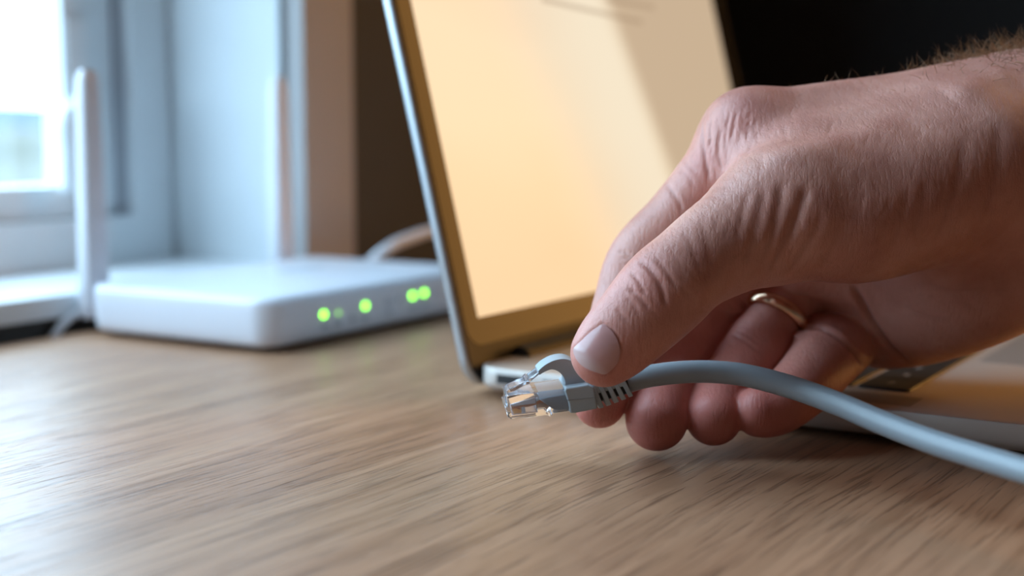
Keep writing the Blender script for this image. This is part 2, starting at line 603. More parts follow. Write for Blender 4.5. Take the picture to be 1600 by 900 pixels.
def build_desk():
    d = empty('desk', (-120, -60, -740), 'long light oak desk with straight grain under the laptop and router', 'desk')
    v, f = box(-497, 280, -760, 640, -28, 0)
    o = put('tabletop', v, f, MAT['oak'], d)
    bv = o.modifiers.new('edge', 'BEVEL')
    bv.width = 0.0012
    bv.segments = 2
    for lx in (-460, 210):
        for ly in (-720, 560):
            put('leg', *box(lx, lx + 40, ly, ly + 40, -740, -28), MAT['oak'], d)

# ------------------------------------------------------------------ laptop
LX0, LX1, LY0, LY1 = -261.0, -40.0, 403.0, 707.0
TILT = 0.25
def build_laptop():
    L = empty('laptop', (-150, 555, 0), 'silver aluminium laptop opened towards the right with a warm reflection painted into its glowing screen', 'laptop')
    base = rslab(LX0, LX1, LY0, LY1, 9, [(1.9, 9), (2.1, 6), (2.8, 3.0), (3.8, 1.2), (5.0, 0.25), (6.0, 0), (10.7, 0), (11.05, 0.12), (11.2, 0.5)], 10)
    b = put('base', *base, MAT['alu'], L, auto=35)
    # ports on the left flank (facing -y)
    for px0, px1, z0, z1 in ((-251.5, -241, 6.0, 9.2), (-233, -224.5, 5.9, 9.0), (-214, -206, 5.9, 9.0), (-196, -192.5, 5.8, 9.3)):
        put('port', *box(px0, px1, LY0 - 0.06, LY0 + 0.6, z0, z1), MAT['dark_gap'], b)
    for fx in (-240, -62):
        for fy in (425, 680):
            v, f = tube([(fx, fy, 0.0), (fx, fy, 2.2)], 7, 20)
            put('rubber_foot', v, f, MAT['rubber'], L)
    # keyboard
    kz0, kz1 = 11.2, 12.0
    rows = []          # centre x, key depth, list of widths (mm) along y, legends
    pitch = 18.9
    front = -118.6
    rx = [front - 8.4 - i * 18.7 for i in range(6)]
    rows.append((rx[0], 16.6, [19.0, 16.6, 16.6, 21.0, 97.0, 21.0, 16.6, 16.6, 16.6, 16.6], ['fn', 'ctrl', 'alt', 'cmd', '', 'cmd', 'alt', '', '', '']))
    rows.append((rx[1], 16.6, [40.0] + [16.6] * 10 + [40.0], [''] + list('ZXCVBNM,./') + ['']))
    rows.append((rx[2], 16.6, [31.0] + [16.6] * 11 + [30.0], [''] + list("ASDFGHJKL;'") + ['']))
    rows.append((rx[3], 16.6, [25.0] + [16.6] * 12 + [17.0], [''] + list('QWERTYUIOP[]') + ['']))
    rows.append((rx[4], 16.6, [16.6] * 13 + [25.0], list("`1234567890-=") + ['']))
    rows.append((rx[5] + 4.2, 8.2, [16.8] * 14, [''] * 14))
    ystart, yend = 433.0, 677.0
    mesh_cache = {}
    def key_mesh(dep, wid):
        k = (round(dep, 2), round(wid, 2))
        if k not in mesh_cache:
            v, f = rslab(-dep / 2, dep / 2, -wid / 2, wid / 2, 1.4, [(0, 0), (0.6, 0), (0.8, 0.25)], 2)
            me = pymesh('key', v, f)
            me.materials.append(MAT['key'])
            mesh_cache[k] = me
        return mesh_cache[k]
    deps = []
    w0 = world_loc(L)
    for cx, dep, wid, leg in rows:
        gap = ((yend - ystart) - sum(wid)) / (len(wid) - 1)
        y = ystart
        for wd, lg in zip(wid, leg):
            k = bpy.data.objects.new('key', key_mesh(dep, wd))
            COL.objects.link(k)
            k.parent = L
            k.location = Vector((cx, y + wd / 2, kz0)) * MM - w0
            if lg:
                deps.append((lg, k, dep, wd))
            y += wd + gap
    for lg, k, dep, wd in deps:
        cu = bpy.data.curves.new('legend_text', 'FONT')
        cu.body = lg
        cu.size = (4.6 if len(lg) == 1 else 3.4) * MM
        cu.align_x = 'CENTER'
        cu.align_y = 'CENTER'
        cu.resolution_u = 2
        tmp = bpy.data.objects.new('legend_text', cu)
        me = bpy.data.meshes.new_from_object(tmp)
        bpy.data.objects.remove(tmp)
        me.materials.clear()
        me.materials.append(MAT['legend'])
        lo = bpy.data.objects.new('legend', me)
        COL.objects.link(lo)
        lo.parent = k
        lo.location = (0, 0, 0.84 * MM)
        lo.rotation_euler = (0, 0, math.pi / 2)
    # speaker perforations left of the keys
    V, Fc = [], []
    for side in (411.5, 683.0):
        for i in range(110):
            for j in range(13):
                cx, cy = -235 + i * 1.12, side + j * 1.15
                n = len(V)
                for a in range(6):
                    V.append((cx + 0.40 * math.cos(a * 1.0472), cy + 0.40 * math.sin(a * 1.0472), 11.23))
                Fc.append(tuple(range(n, n + 6)))
    put('speaker_perforation', V, Fc, MAT['dark_gap'], L, kind='stuff')
    # trackpad in the palm rest
    tp = rslab(-114, -46, 502, 608, 3, [(11.0, 0), (11.26, 0), (11.3, 0.15)], 4)
    put('trackpad', *tp, MAT['trackpad'], L)
    # hinge bar and lid
    v, f = tube([(LX0 + 3.2, LY0 + 26, 10.2), (LX0 + 3.2, LY1 - 26, 10.2)], 4.6, 24)
    put('hinge', v, f, MAT['rubber'], L, auto=40)
    nrm = np.array([1, 0, TILT]); nrm /= np.linalg.norm(nrm)
    e = np.array([-nrm[2], 0, nrm[0]])
    P0 = np.array([-262.0, 0, 9.0])
    def lidpt(y, v, n):
        return tuple(P0 + e * v + nrm * n + np.array([0, y, 0]))
    def lid_slab(y0, y1, v0, v1, r, prof, seg=10):
        rings = []
        for n, ins in prof:
            rings.append([lidpt(a, b_, n) for a, b_ in rrect(y0 + ins, y1 - ins, v0 + ins, v1 - ins, max(r - ins, 0.3), seg)])
        return loft(rings)
    lid = put('lid', *lid_slab(403.2, 706.8, -5.5, 206, 10, [(-5.4, 4.5), (-5.2, 2.2), (-4.6, 0.8), (-3.6, 0.15), (-2.4, 0), (-1.0, 0), (-0.55, 0.3)], 12), MAT['alu_edge'], L, auto=35)
    put('gasket', *lid_slab(404.0, 706.0, -4.7, 205.2, 9.2, [(-0.54, 0), (-0.1, 0.1)]), MAT['rubber'], lid)
    put('bezel', *lid_slab(405.4, 704.6, 8.0, 203.8, 7.6, [(-0.12, 0), (0.0, 0), (0.08, 0.12)]), MAT['bezel'], lid)
    # display: own origin in its lower left corner so that the painted glow is laid out in its plane
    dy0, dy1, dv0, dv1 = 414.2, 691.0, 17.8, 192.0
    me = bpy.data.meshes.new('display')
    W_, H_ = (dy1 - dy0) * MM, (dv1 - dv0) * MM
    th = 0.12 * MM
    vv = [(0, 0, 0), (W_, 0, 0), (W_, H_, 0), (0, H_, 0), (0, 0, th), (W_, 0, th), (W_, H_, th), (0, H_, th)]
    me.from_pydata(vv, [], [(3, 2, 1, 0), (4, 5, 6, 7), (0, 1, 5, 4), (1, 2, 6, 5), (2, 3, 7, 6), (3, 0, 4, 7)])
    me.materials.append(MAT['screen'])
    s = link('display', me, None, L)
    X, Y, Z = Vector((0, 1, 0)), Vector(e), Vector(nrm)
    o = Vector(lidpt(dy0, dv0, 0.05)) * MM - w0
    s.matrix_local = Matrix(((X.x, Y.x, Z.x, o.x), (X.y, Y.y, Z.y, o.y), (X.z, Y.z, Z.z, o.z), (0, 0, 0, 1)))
    s['label'] = 'lit display with a warm reflection painted into its glow'

# ------------------------------------------------------------------ router
def build_router():
    R = empty('wifi_router', (-433, 515, 0), 'flat white router with two upright antennas and green lights beside the laptop', 'router')
    x0, x1, y0, y1 = -487.0, -379.0, 433.0, 592.0
    put('underside', *rslab(x0, x1, y0, y1, 11, [(0.6, 7), (2.6, 4.5), (3.4, 2.0)], 8), MAT['router_grey'], R, auto=40)
    for fx in (-474, -392):
        for fy in (447, 578):
            put('foot', *tube([(fx, fy, 0), (fx, fy, 1.2)], 5, 16), MAT['rubber'], R)
    body = put('body', *rslab(x0, x1, y0, y1, 11, [(2.6, 3.0), (3.2, 1.5), (4.6, 0.7), (8, 0.3), (19.5, 0.0), (21.2, 0.35), (22.4, 1.3), (23.0, 3.0), (23.3, 7)], 10), MAT['router'], R, auto=50)
    # shallow oval emblem on the top
    n = 28
    rings = []
    for z, k in ((23.2, 1.0), (23.5, 1.0), (23.6, 0.92)):
        rings.append([(-446 + 7 * k * math.cos(a), 533 + 19 * k * math.sin(a), z) for a in np.linspace(0, 2 * math.pi, n, endpoint=False)])
    em = put('emblem', *loft(rings), MAT['print_grey'], R)
    em.data.materials[0] = plastic('emblem_grey', (0.60, 0.64, 0.69), 0.5)
    # lights on the front face
    def disc(x, y, z, r, t=0.5):
        return tube([(x - 0.6, y, z), (x + t, y, z)], r, 14)
    for y, z, dim in ((467.7, 13.1, 0), (477.8, 12.6, 1), (497.0, 13.6, 0), (533.3, 14.3, 0), (542.7, 14.6, 0)):
        o = put('status_light', *disc(-379.2, y, z, 1.4 if not dim else 0.95), MAT['led_dim'] if dim else MAT['led'], R)
        o['label'] = 'dim green status light' if dim else 'bright green status light'
    # printed pictograms under and beside the lights
    icons = [(468.5, 8.6), (477.5, 8.5), (487.6, 8.7), (497.0, 8.8), (514.7, 13.5), (523.1, 13.7), (514.7, 9.2), (533.5, 9.2), (542.7, 9.2), (552.0, 14.6)]
    for k, (y, z) in enumerate(icons):
        x = -379.35
        kind = k % 3
        if kind == 0:
            sh = join(box(x, x + 0.5, y - 2.2, y + 2.2, z - 1.6, z - 0.9), box(x, x + 0.5, y - 1.5, y + 1.5, z - 0.4, z + 0.2), box(x, x + 0.5, y - 0.8, y + 0.8, z + 0.7, z + 1.3))
        elif kind == 1:
            sh = join(box(x, x + 0.5, y - 1.9, y + 1.9, z - 1.5, z - 0.8), box(x, x + 0.5, y - 1.9, y + 1.9, z + 0.8, z + 1.5), box(x, x + 0.5, y - 1.9, y - 1.2, z - 0.8, z + 0.8), box(x, x + 0.5, y + 1.2, y + 1.9, z - 0.8, z + 0.8))
        else:
            sh = join(box(x, x + 0.5, y - 0.5, y + 0.5, z - 1.7, z + 1.7), box(x, x + 0.5, y - 1.7, y + 1.7, z - 0.5, z + 0.5))
        put('pictogram', *sh, MAT['print_grey'], R)
    # antennas on the rear (facing the window)
    for k, ay in enumerate((447.0, 577.0)):
        ax = -496.0
        hub = tube([(-486, ay, 11.5), (-491, ay, 11.5)], 4.6, 20)
        a = put('antenna', *antenna_blade(ax, ay), MAT['router'], R, auto=45)
        put('antenna_joint', *join(hub, tube([(ax, ay - 5, 11.5), (ax, ay + 5, 11.5)], 4.4, 20)), MAT['router'], a, auto=45)
    # sockets at the back
    for yy in (470, 490, 510, 530, 550):
        put('socket', *box(x0 - 0.15, x0 + 1, yy - 6.5, yy + 6.5, 6, 17), MAT['dark_gap'], R)
def antenna_blade(x, y):
    rings = []
    for z, wx, wy in ((6.0, 3.6, 6.0), (9, 4.4, 6.9), (40, 4.1, 6.3), (80, 3.7, 5.6), (112, 3.3, 5.0), (116, 2.7, 4.2), (118.3, 1.4, 2.8)):
        rings.append([(px, py, z) for px, py in rrect(x - wx, x + wx, y - wy, y + wy, min(wx, wy) * 0.55, 5)])
    return loft(rings)

def build_room_cables():
    p = catmull([(-470, 589, 12), (-464, 600, 13), (-450, 607, 26.1), (-450, 631, 31.3), (-450, 662, 32.1), (-452, 700, 12), (-456, 730, 3.0), (-470, 770, -60), (-480, 790, -300)], 8)
    o = put('power_cable', *tube(p, 3.0, 14), MAT['white_cable'], smooth=True)
    tag(o, 'white cable arching up behind the router next to the laptop lid', 'cable')
    p = catmull([(-487.5, 462, 12), (-494, 458, 12.5), (-499, 450, 11.5), (-500.5, 440, 8), (-501, 430, 2), (-501, 422, -12), (-502, 418, -60), (-503, 420, -300)], 8)
    o = put('thin_cable', *tube(p, 2.0, 12), MAT['white_cable'], smooth=True)
    tag(o, 'thin white cable dropping over the desk edge at the left antenna', 'cable')

# ------------------------------------------------------------------ network cable with plug
PA = np.array([-0.985, -0.113, -0.075]); PA /= np.linalg.norm(PA)      # rear -> front (right, up, depth)
PC = np.array([0.0, 0.99, -0.15]); PC -= PA * (PC @ PA); PC /= np.linalg.norm(PC)
PB = np.cross(PA, PC)
PO = ck(886, 617, 353.5)
def pl(l, h, w):                  # plug-local mm -> world mm
    return c2h(PO + PA * l + PC * h + PB * w)
def extrude_profile(poly, w0, w1):
    n = len(poly)
    V = [tuple(pl(l, h, w0)) for l, h in poly] + [tuple(pl(l, h, w1)) for l, h in poly]
    Fc = [tuple(range(n))[::-1], tuple(range(n, 2 * n))]
    for i in range(n):
        j = (i + 1) % n
        Fc.append((i, j, n + j, n + i))
    return V, Fc
def bevelled(o, w, seg=2, ang=30):
    bv = o.modifiers.new('edge', 'BEVEL')
    bv.width = w * MM
    bv.segments = seg
    bv.limit_method = 'ANGLE'
    bv.angle_limit = math.radians(ang)
    o.data.polygons.foreach_set('use_smooth', [True] * len(o.data.polygons))
    o.data.set_sharp_from_angle(angle=math.radians(40))
    return o
def build_cable():
    org = pl(0, 0, 0)
    N = empty('network_cable', org, 'grey network cable with a clear plug held between thumb and forefinger', 'cable')
    HW = 5.85
    # clear plug body: side profile, front at +l
    prof = [(-1.5, -2.85), (4.6, -3.0), (5.3, -3.75), (5.9, -3.1), (14.9, -3.15), (15.8, -2.4), (16.2, 0.2), (15.6, 0.25), (15.5, 1.2), (15.7, 2.85), (14.8, 3.05), (-1.5, 3.0)]
    body = bevelled(put('plug_body', *extrude_profile(prof, -HW, HW), MAT['clear'], N), 0.22)
    cav = bmesh.new()
    cav.from_mesh(body.data)
    nb = len(cav.faces)
    cv, cf = extrude_profile([(8.2, -2.3), (14.7, -2.3), (14.9, 0.6), (8.4, 1.7)], -HW + 1.0, HW - 1.0)
    cvs = [cav.verts.new((Vector(p) - Vector(org)) * MM) for p in cv]
    fs = [cav.faces.new([cvs[i] for i in q]) for q in cf]
    bmesh.ops.recalc_face_normals(cav, faces=fs)
    bmesh.ops.reverse_faces(cav, faces=fs)
    cav.to_mesh(body.data)
    cav.free()
    body.data.set_sharp_from_angle(angle=math.radians(40))
    body['label'] = 'clear plastic plug body'
    # contacts: eight gold blades in the front of the belly
    for i in range(8):
        w = -3.57 + i * 1.02
        v, f = extrude_profile([(12.2, -2.1), (14.2, -2.1), (14.2, -0.6), (13.2, -0.6), (12.9, -1.2), (12.2, -1.2)], w - 0.17, w + 0.17)
        put('contact', v, f, MAT['gold'], N)
    bar = extrude_profile([(8.5, 0.0), (14.4, -0.05), (14.6, 0.5), (8.6, 1.5)], -4.4, 4.4)  # white filler added in the cavity to hide the orange screen refraction
    put('filler_bar', *bar, MAT['wire_white'], N)
    blk = extrude_profile([(11.2, -2.15), (12.0, -2.15), (12.0, -0.6), (11.2, -0.6)], -4.4, 4.4)
    put('contact_block', *blk, MAT['wire_white'], N)
    # wires fanning out inside
    for i in range(8):
        w = -3.57 + i * 1.02
        w2 = -2.2 + (i % 4) * 1.45
        h2 = 0.9 if i < 4 else -0.5
        pth = catmull([pl(4.0, h2, w2), pl(7.0, 0.1, w * 0.8), pl(9.5, -0.4, w), pl(14.2, -0.45, w)], 5)
        put('wire', *tube(pth, 0.42 * HS, 8), MAT['copper'] if i in (1, 7) else MAT['wire_white'], N, smooth=True)
    # grey jacket end seen through the clear rear half
    sl = extrude_profile([(-1.4, -2.2), (2.2, -2.45), (4.0, -2.2), (7.6, 1.1), (7.2, 1.35), (-1.4, 1.7)], -HW + 0.45, HW - 0.45)
    bevelled(put('jacket_end', *sl, MAT['boot'], N), 0.3)
    # latch tongue
    lt = [(15.0, 2.9), (15.5, 3.3), (14.6, 4.0), (9.9, 5.6), (9.0, 6.1), (4.3, 8.9), (3.9, 8.55), (8.6, 5.5), (9.4, 4.9), (13.4, 3.2)]
    lo = bevelled(put('latch', *extrude_profile(lt, -3.0, 3.0), MAT['clear'], N), 0.18)
    v, f = extrude_profile([(9.2, 5.0), (10.2, 4.6), (10.4, 5.4), (9.5, 6.0)], -4.1, 4.1)
    bevelled(put('latch_shoulder', v, f, MAT['clear'], lo), 0.15)
    # boot collar with hook over the latch
    hook = []
    cx, cy = 1.2, 3.6
    outer = [(-4.5, 3.1), (-3.6, 6.4), (-2.0, 8.9), (0.2, 10.0), (2.8, 9.9), (5.2, 9.0), (6.9, 7.8)]
    inner = [(7.0, 7.1), (6.7, 6.7), (5.6, 7.2), (3.6, 7.7), (2.0, 7.0), (0.9, 5.6), (0.5, 4.1), (0.9, 3.1)]
    oc = catmull([(a, b, 0) for a, b in outer], 4)[:, :2]
    ic = catmull([(a, b, 0) for a, b in inner], 4)[:, :2]
    collar = put('boot', *extrude_profile([(1.3, 2.6), (0.9, 3.4), (-4.6, 3.5), (-6.2, 2.5), (-6.6, -2.9), (-0.9, -3.35), (0.4, -3.2), (0.5, -1.0)], -6.4, 6.4), MAT['boot'], N)
    bevelled(collar, 0.55, 3)
    hk = put('latch_guard', *extrude_profile([tuple(p) for p in oc] + [tuple(p) for p in ic], -3.4, 3.4), MAT['boot'], collar)
    bevelled(hk, 0.45, 3, 50)
    sm = put('boot_seam', *extrude_profile([(0.95, 0.28), (-6.3, 0.12), (-6.3, 0.0), (0.95, 0.16)], -6.47, 6.47), MAT['jacket'], collar)
    # strain relief: ribs around a dark core, following the cable
    path_px = [(919, 614, 353.5), (940, 609, 353.8), (962, 602.5, 354), (985, 595, 354), (1010, 588.5, 354), (1060, 582, 354), (1114, 581, 353),
               (1168, 587, 350), (1240, 606, 343), (1312, 632, 334), (1375, 659, 325), (1456, 690, 313), (1532, 714, 302), (1600, 735, 292), (1690, 764, 280)]
    pw = [wpt(*p) for p in path_px]
    last = pw[-1]
    pw += [np.array([-18.0, 303.0, 8.5]), np.array([14.0, 288.0, 3.6]), np.array([70.0, 258.0, 3.16]), np.array([150.0, 200.0, 3.16]), np.array([240.0, 60.0, 3.16])]
    path = catmull(pw, 8)
    put('cable_jacket', *tube(path, 2.85 * HS, 24), MAT['jacket'], N, smooth=True)
    # core and ribs
    seg = catmull(pw[:5], 24)
    dist = np.concatenate([[0], np.cumsum(np.linalg.norm(np.diff(seg, axis=0), axis=1))])
    def at(s):
        i = int(np.clip(np.searchsorted(dist, s), 1, len(seg) - 1))
        tt = (s - dist[i - 1]) / max(dist[i] - dist[i - 1], 1e-6)
        p = seg[i - 1] * (1 - tt) + seg[i] * tt
        d = seg[i] - seg[i - 1]
        return p, d / np.linalg.norm(d)
    wB = (c2h(PO + PB) - c2h(PO))
    def rib(s0, s1, hw, hh, lean=0.0, r=1.1, off=0.0):
        s0, s1, hw, hh, r = s0 * HS, s1 * HS, hw * HS, hh * HS, r * HS
        rings = []
        for s in (s0, s1):
            p, d = at(s)
            side = wB - d * (wB @ d); side /= np.linalg.norm(side)
            upv = np.cross(side, d)
            if upv[2] < 0:
                upv = -upv
            rings.append([tuple(p + side * a + upv * (b_ + off * HS) - d * lean * b_) for a, b_ in rrect(-hw, hw, -hh, hh, r, 4)])
        return loft(rings)
    put('relief_core', *rib(-0.5, 10.2, 3.4, 2.3), MAT['dark_gap'], N)
    for k in range(5):
        s = 0.7 + k * 2.0
        ro = put('relief_rib', *rib(s, s + 1.25, 5.0 - 0.13 * k, 3.5 - 0.12 * k, 0.18), MAT['boot'], N)
        bevelled(ro, 0.2)
    put('relief_bridge', *rib(0.6, 9.2, 4.5, 1.5, 0.0, 0.6, 1.75), MAT['boot'], N)

# ------------------------------------------------------------------ the hand
VOX = 0.5
def chain_pts(pts, n):
    arr = []
    for px, py, d, r in pts:
        arr.append(np.append(ck(px, py, d), r))
    return catmull(arr, n)
CH = dict(
    index=[(1172, 216, 380, 12.3), (1120, 285, 380, 11.3), (1062, 348, 381, 10.1), (1006, 408, 381, 9.9), (978, 475, 379, 8.8), (959, 545, 375, 8.4), (944, 595, 370, 7.9), (937, 628, 368, 6.9)],
    middle=[(1235, 285, 397, 11.8), (1166, 395, 402, 10.8), (1104, 482, 401, 10.0), (1070, 542, 392, 9.3), (1042, 597, 380, 8.8), (1028, 640, 370, 8.4), (1026, 656, 367, 8.15)],
    ring=[(1290, 365, 408, 11.5), (1248, 445, 403, 10.0), (1212, 499, 397, 9.3), (1182, 547, 390, 9.25), (1149, 591, 382, 8.5), (1125, 627, 374, 7.9), (1115, 652, 368, 7.45)],
    pinky=[(1352, 470, 410, 11.5), (1326, 520, 405, 10.4), (1287, 564, 386, 9.3), (1256, 600, 376, 8.6), (1222, 630, 370, 7.7), (1200, 641, 368, 7.1), (1186, 643, 367, 6.7)],
    thumb=[(1215, 338, 353, 15.5), (1125, 388, 346, 12.4), (1078, 420, 342, 11.1), (1037, 457, 339.5, 11.3), (993, 503, 338, 10.2), (962, 534, 338, 9.3), (944, 552, 338, 8.15)],
)
PALM = [
    [(1172, 216, 380, 12.3), (1300, 206, 382, 13.6), (1400, 203, 384, 15.4), (1500, 200, 384, 18), (1600, 195, 384, 20.5)],
    [(1235, 285, 397, 12), (1400, 270, 397, 14), (1560, 260, 395, 17)],
    [(1290, 360, 408, 11.5), (1420, 335, 405, 13), (1560, 305, 398, 16)],
    [(1350, 445, 411, 11.5), (1450, 420, 405, 14), (1560, 370, 395, 18)],
    [(1215, 338, 353, 15.5), (1265, 327, 354, 17.5), (1335, 327, 356, 18.8), (1420, 305, 360, 19.5), (1510, 270, 366, 21)],
    [(1195, 268, 369, 10.5), (1265, 262, 367, 13.5), (1345, 258, 368, 15.5), (1450, 240, 373, 18)],
    [(1384, 494, 405, 15.3), (1440, 468, 396, 18.3), (1520, 424, 386, 21), (1600, 370, 380, 22.5)],
    [(1195, 400, 402, 10.5), (1245, 430, 410, 11), (1310, 470, 411, 12)],
    [(1270, 400, 393, 11), (1350, 418, 393, 13), (1440, 418, 389, 15)],
    [(1520, 280, 378, 27), (1620, 270, 380, 29), (1720, 255, 384, 28), (1850, 228, 390, 30), (2000, 195, 397, 34)],
]
def sdf_grid():
    lo = np.array([10.0, -46.0, 318.0])
    hi = np.array([222.0, 92.0, 436.0])
    shape = np.ceil((hi - lo) / VOX).astype(int) + 1
    return lo, shape
def add_chain(field, lo, shape, pts, margin):
    for a, b in zip(pts[:-1], pts[1:]):
        r = max(a[3], b[3]) + margin
        mn = np.minimum(a[:3], b[:3]) - r
        mx = np.maximum(a[:3], b[:3]) + r
        i0 = np.clip(np.floor((mn - lo) / VOX).astype(int), 0, shape - 1)
        i1 = np.clip(np.ceil((mx - lo) / VOX).astype(int) + 1, 1, shape)
        ax = [(lo[k] + VOX * np.arange(i0[k], i1[k])).astype(np.float32) for k in range(3)]
        dx = ax[0][:, None, None] - np.float32(a[0])
        dy = ax[1][None, :, None] - np.float32(a[1])
        dz = ax[2][None, None, :] - np.float32(a[2])
        v = (b[:3] - a[:3]).astype(np.float32)
        L2 = float(v @ v) + 1e-9
        t = (dx * v[0] + dy * v[1] + dz * v[2]) / np.float32(L2)
        np.clip(t, 0, 1, out=t)
        d = np.sqrt((dx - t * v[0]) ** 2 + (dy - t * v[1]) ** 2 + (dz - t * v[2]) ** 2)
        d -= np.float32(a[3]) + t * np.float32(b[3] - a[3])
        sub = field[i0[0]:i1[0], i0[1]:i1[1], i0[2]:i1[2]]
        np.minimum(sub, d, out=sub)
def smin(a, b, k):
    h = np.maximum(k - np.abs(a - b), 0) / k
    return np.minimum(a, b) - h * h * k * 0.25
def surface_nets(f, lo):
    nx, ny, nz = f.shape
    ins = f < 0
    cnt = np.zeros((nx - 1, ny - 1, nz - 1), np.int8)
    for dx in (0, 1):
        for dy in (0, 1):
            for dz in (0, 1):
                cnt += ins[dx:nx - 1 + dx, dy:ny - 1 + dy, dz:nz - 1 + dz]
    act = np.argwhere((cnt > 0) & (cnt < 8))
    idx = np.full(cnt.shape, -1, np.int32)
    idx[act[:, 0], act[:, 1], act[:, 2]] = np.arange(len(act))
    acc = np.zeros((len(act), 3)); num = np.zeros(len(act))
    corners = [(i, j, k) for i in (0, 1) for j in (0, 1) for k in (0, 1)]
    vals = {c: f[act[:, 0] + c[0], act[:, 1] + c[1], act[:, 2] + c[2]].astype(float) for c in corners}
    for c in corners:
        for axn in range(3):
            if c[axn] == 0:
                c2 = list(c); c2[axn] = 1; c2 = tuple(c2)
                a, b = vals[c], vals[c2]
                m = (a < 0) != (b < 0)
                t = np.where(m, a / np.where(m, a - b, 1), 0)
                p = np.tile(np.array(c, float), (len(act), 1))
                p[:, axn] = t
                acc[m] += p[m]
                num[m] += 1
    verts = lo + (act + acc / num[:, None]) * VOX
    faces = []
    for axn in range(3):
        sl_a = [slice(0, s) for s in f.shape]; sl_b = [slice(0, s) for s in f.shape]
        sl_a[axn] = slice(0, f.shape[axn] - 1); sl_b[axn] = slice(1, f.shape[axn])
        A = ins[tuple(sl_a)]; B = ins[tuple(sl_b)]
        e = np.argwhere(A != B)
        o1, o2 = [(1, 2), (2, 0), (0, 1)][axn]
        ok = (e[:, o1] > 0) & (e[:, o2] > 0) & (e[:, o1] < f.shape[o1] - 1) & (e[:, o2] < f.shape[o2] - 1)
        e = e[ok]
        flip = A[e[:, 0], e[:, 1], e[:, 2]]
        def at(d1, d2):
            q = e.copy(); q[:, o1] -= d1; q[:, o2] -= d2
            return idx[q[:, 0], q[:, 1], q[:, 2]]
        q = np.stack([at(1, 1), at(0, 1), at(0, 0), at(1, 0)], 1)
        q[~flip] = q[~flip][:, ::-1]
        faces.append(q)
    return verts, np.concatenate(faces)
def vnormals(v, f):
    n = np.zeros_like(v)
    d1 = v[f[:, 2]] - v[f[:, 0]]; d2 = v[f[:, 3]] - v[f[:, 1]]
    fn = np.cross(d1, d2)
    for k in range(4):
        for c in range(3):
            n[:, c] += np.bincount(f[:, k], fn[:, c], len(v))
    n /= np.linalg.norm(n, axis=1)[:, None] + 1e-12
    return n
def laplace(v, f, it, lam=0.5):
    e = np.concatenate([f[:, [0, 1]], f[:, [1, 2]], f[:, [2, 3]], f[:, [3, 0]]])
    deg = np.bincount(e[:, 0], minlength=len(v)) + np.bincount(e[:, 1], minlength=len(v))
    for _ in range(it):
        s = np.zeros_like(v)
        for c in range(3):
            s[:, c] = np.bincount(e[:, 0], v[e[:, 1], c], len(v)) + np.bincount(e[:, 1], v[e[:, 0], c], len(v))
        v = v + lam * (s / deg[:, None] - v)
    return v
def polyline_dist(v, pl_):
    best = np.full(len(v), 1e9); par = np.zeros(len(v))
    n = len(pl_) - 1
    for i in range(n):
        a, b = pl_[i], pl_[i + 1]
        ab = b - a
        t = np.clip(((v - a) @ ab) / (ab @ ab + 1e-12), 0, 1)
        d = np.linalg.norm(v - a - t[:, None] * ab, axis=1)
        m = d < best
        best[m] = d[m]; par[m] = (i + t[m]) / n
    return best, par

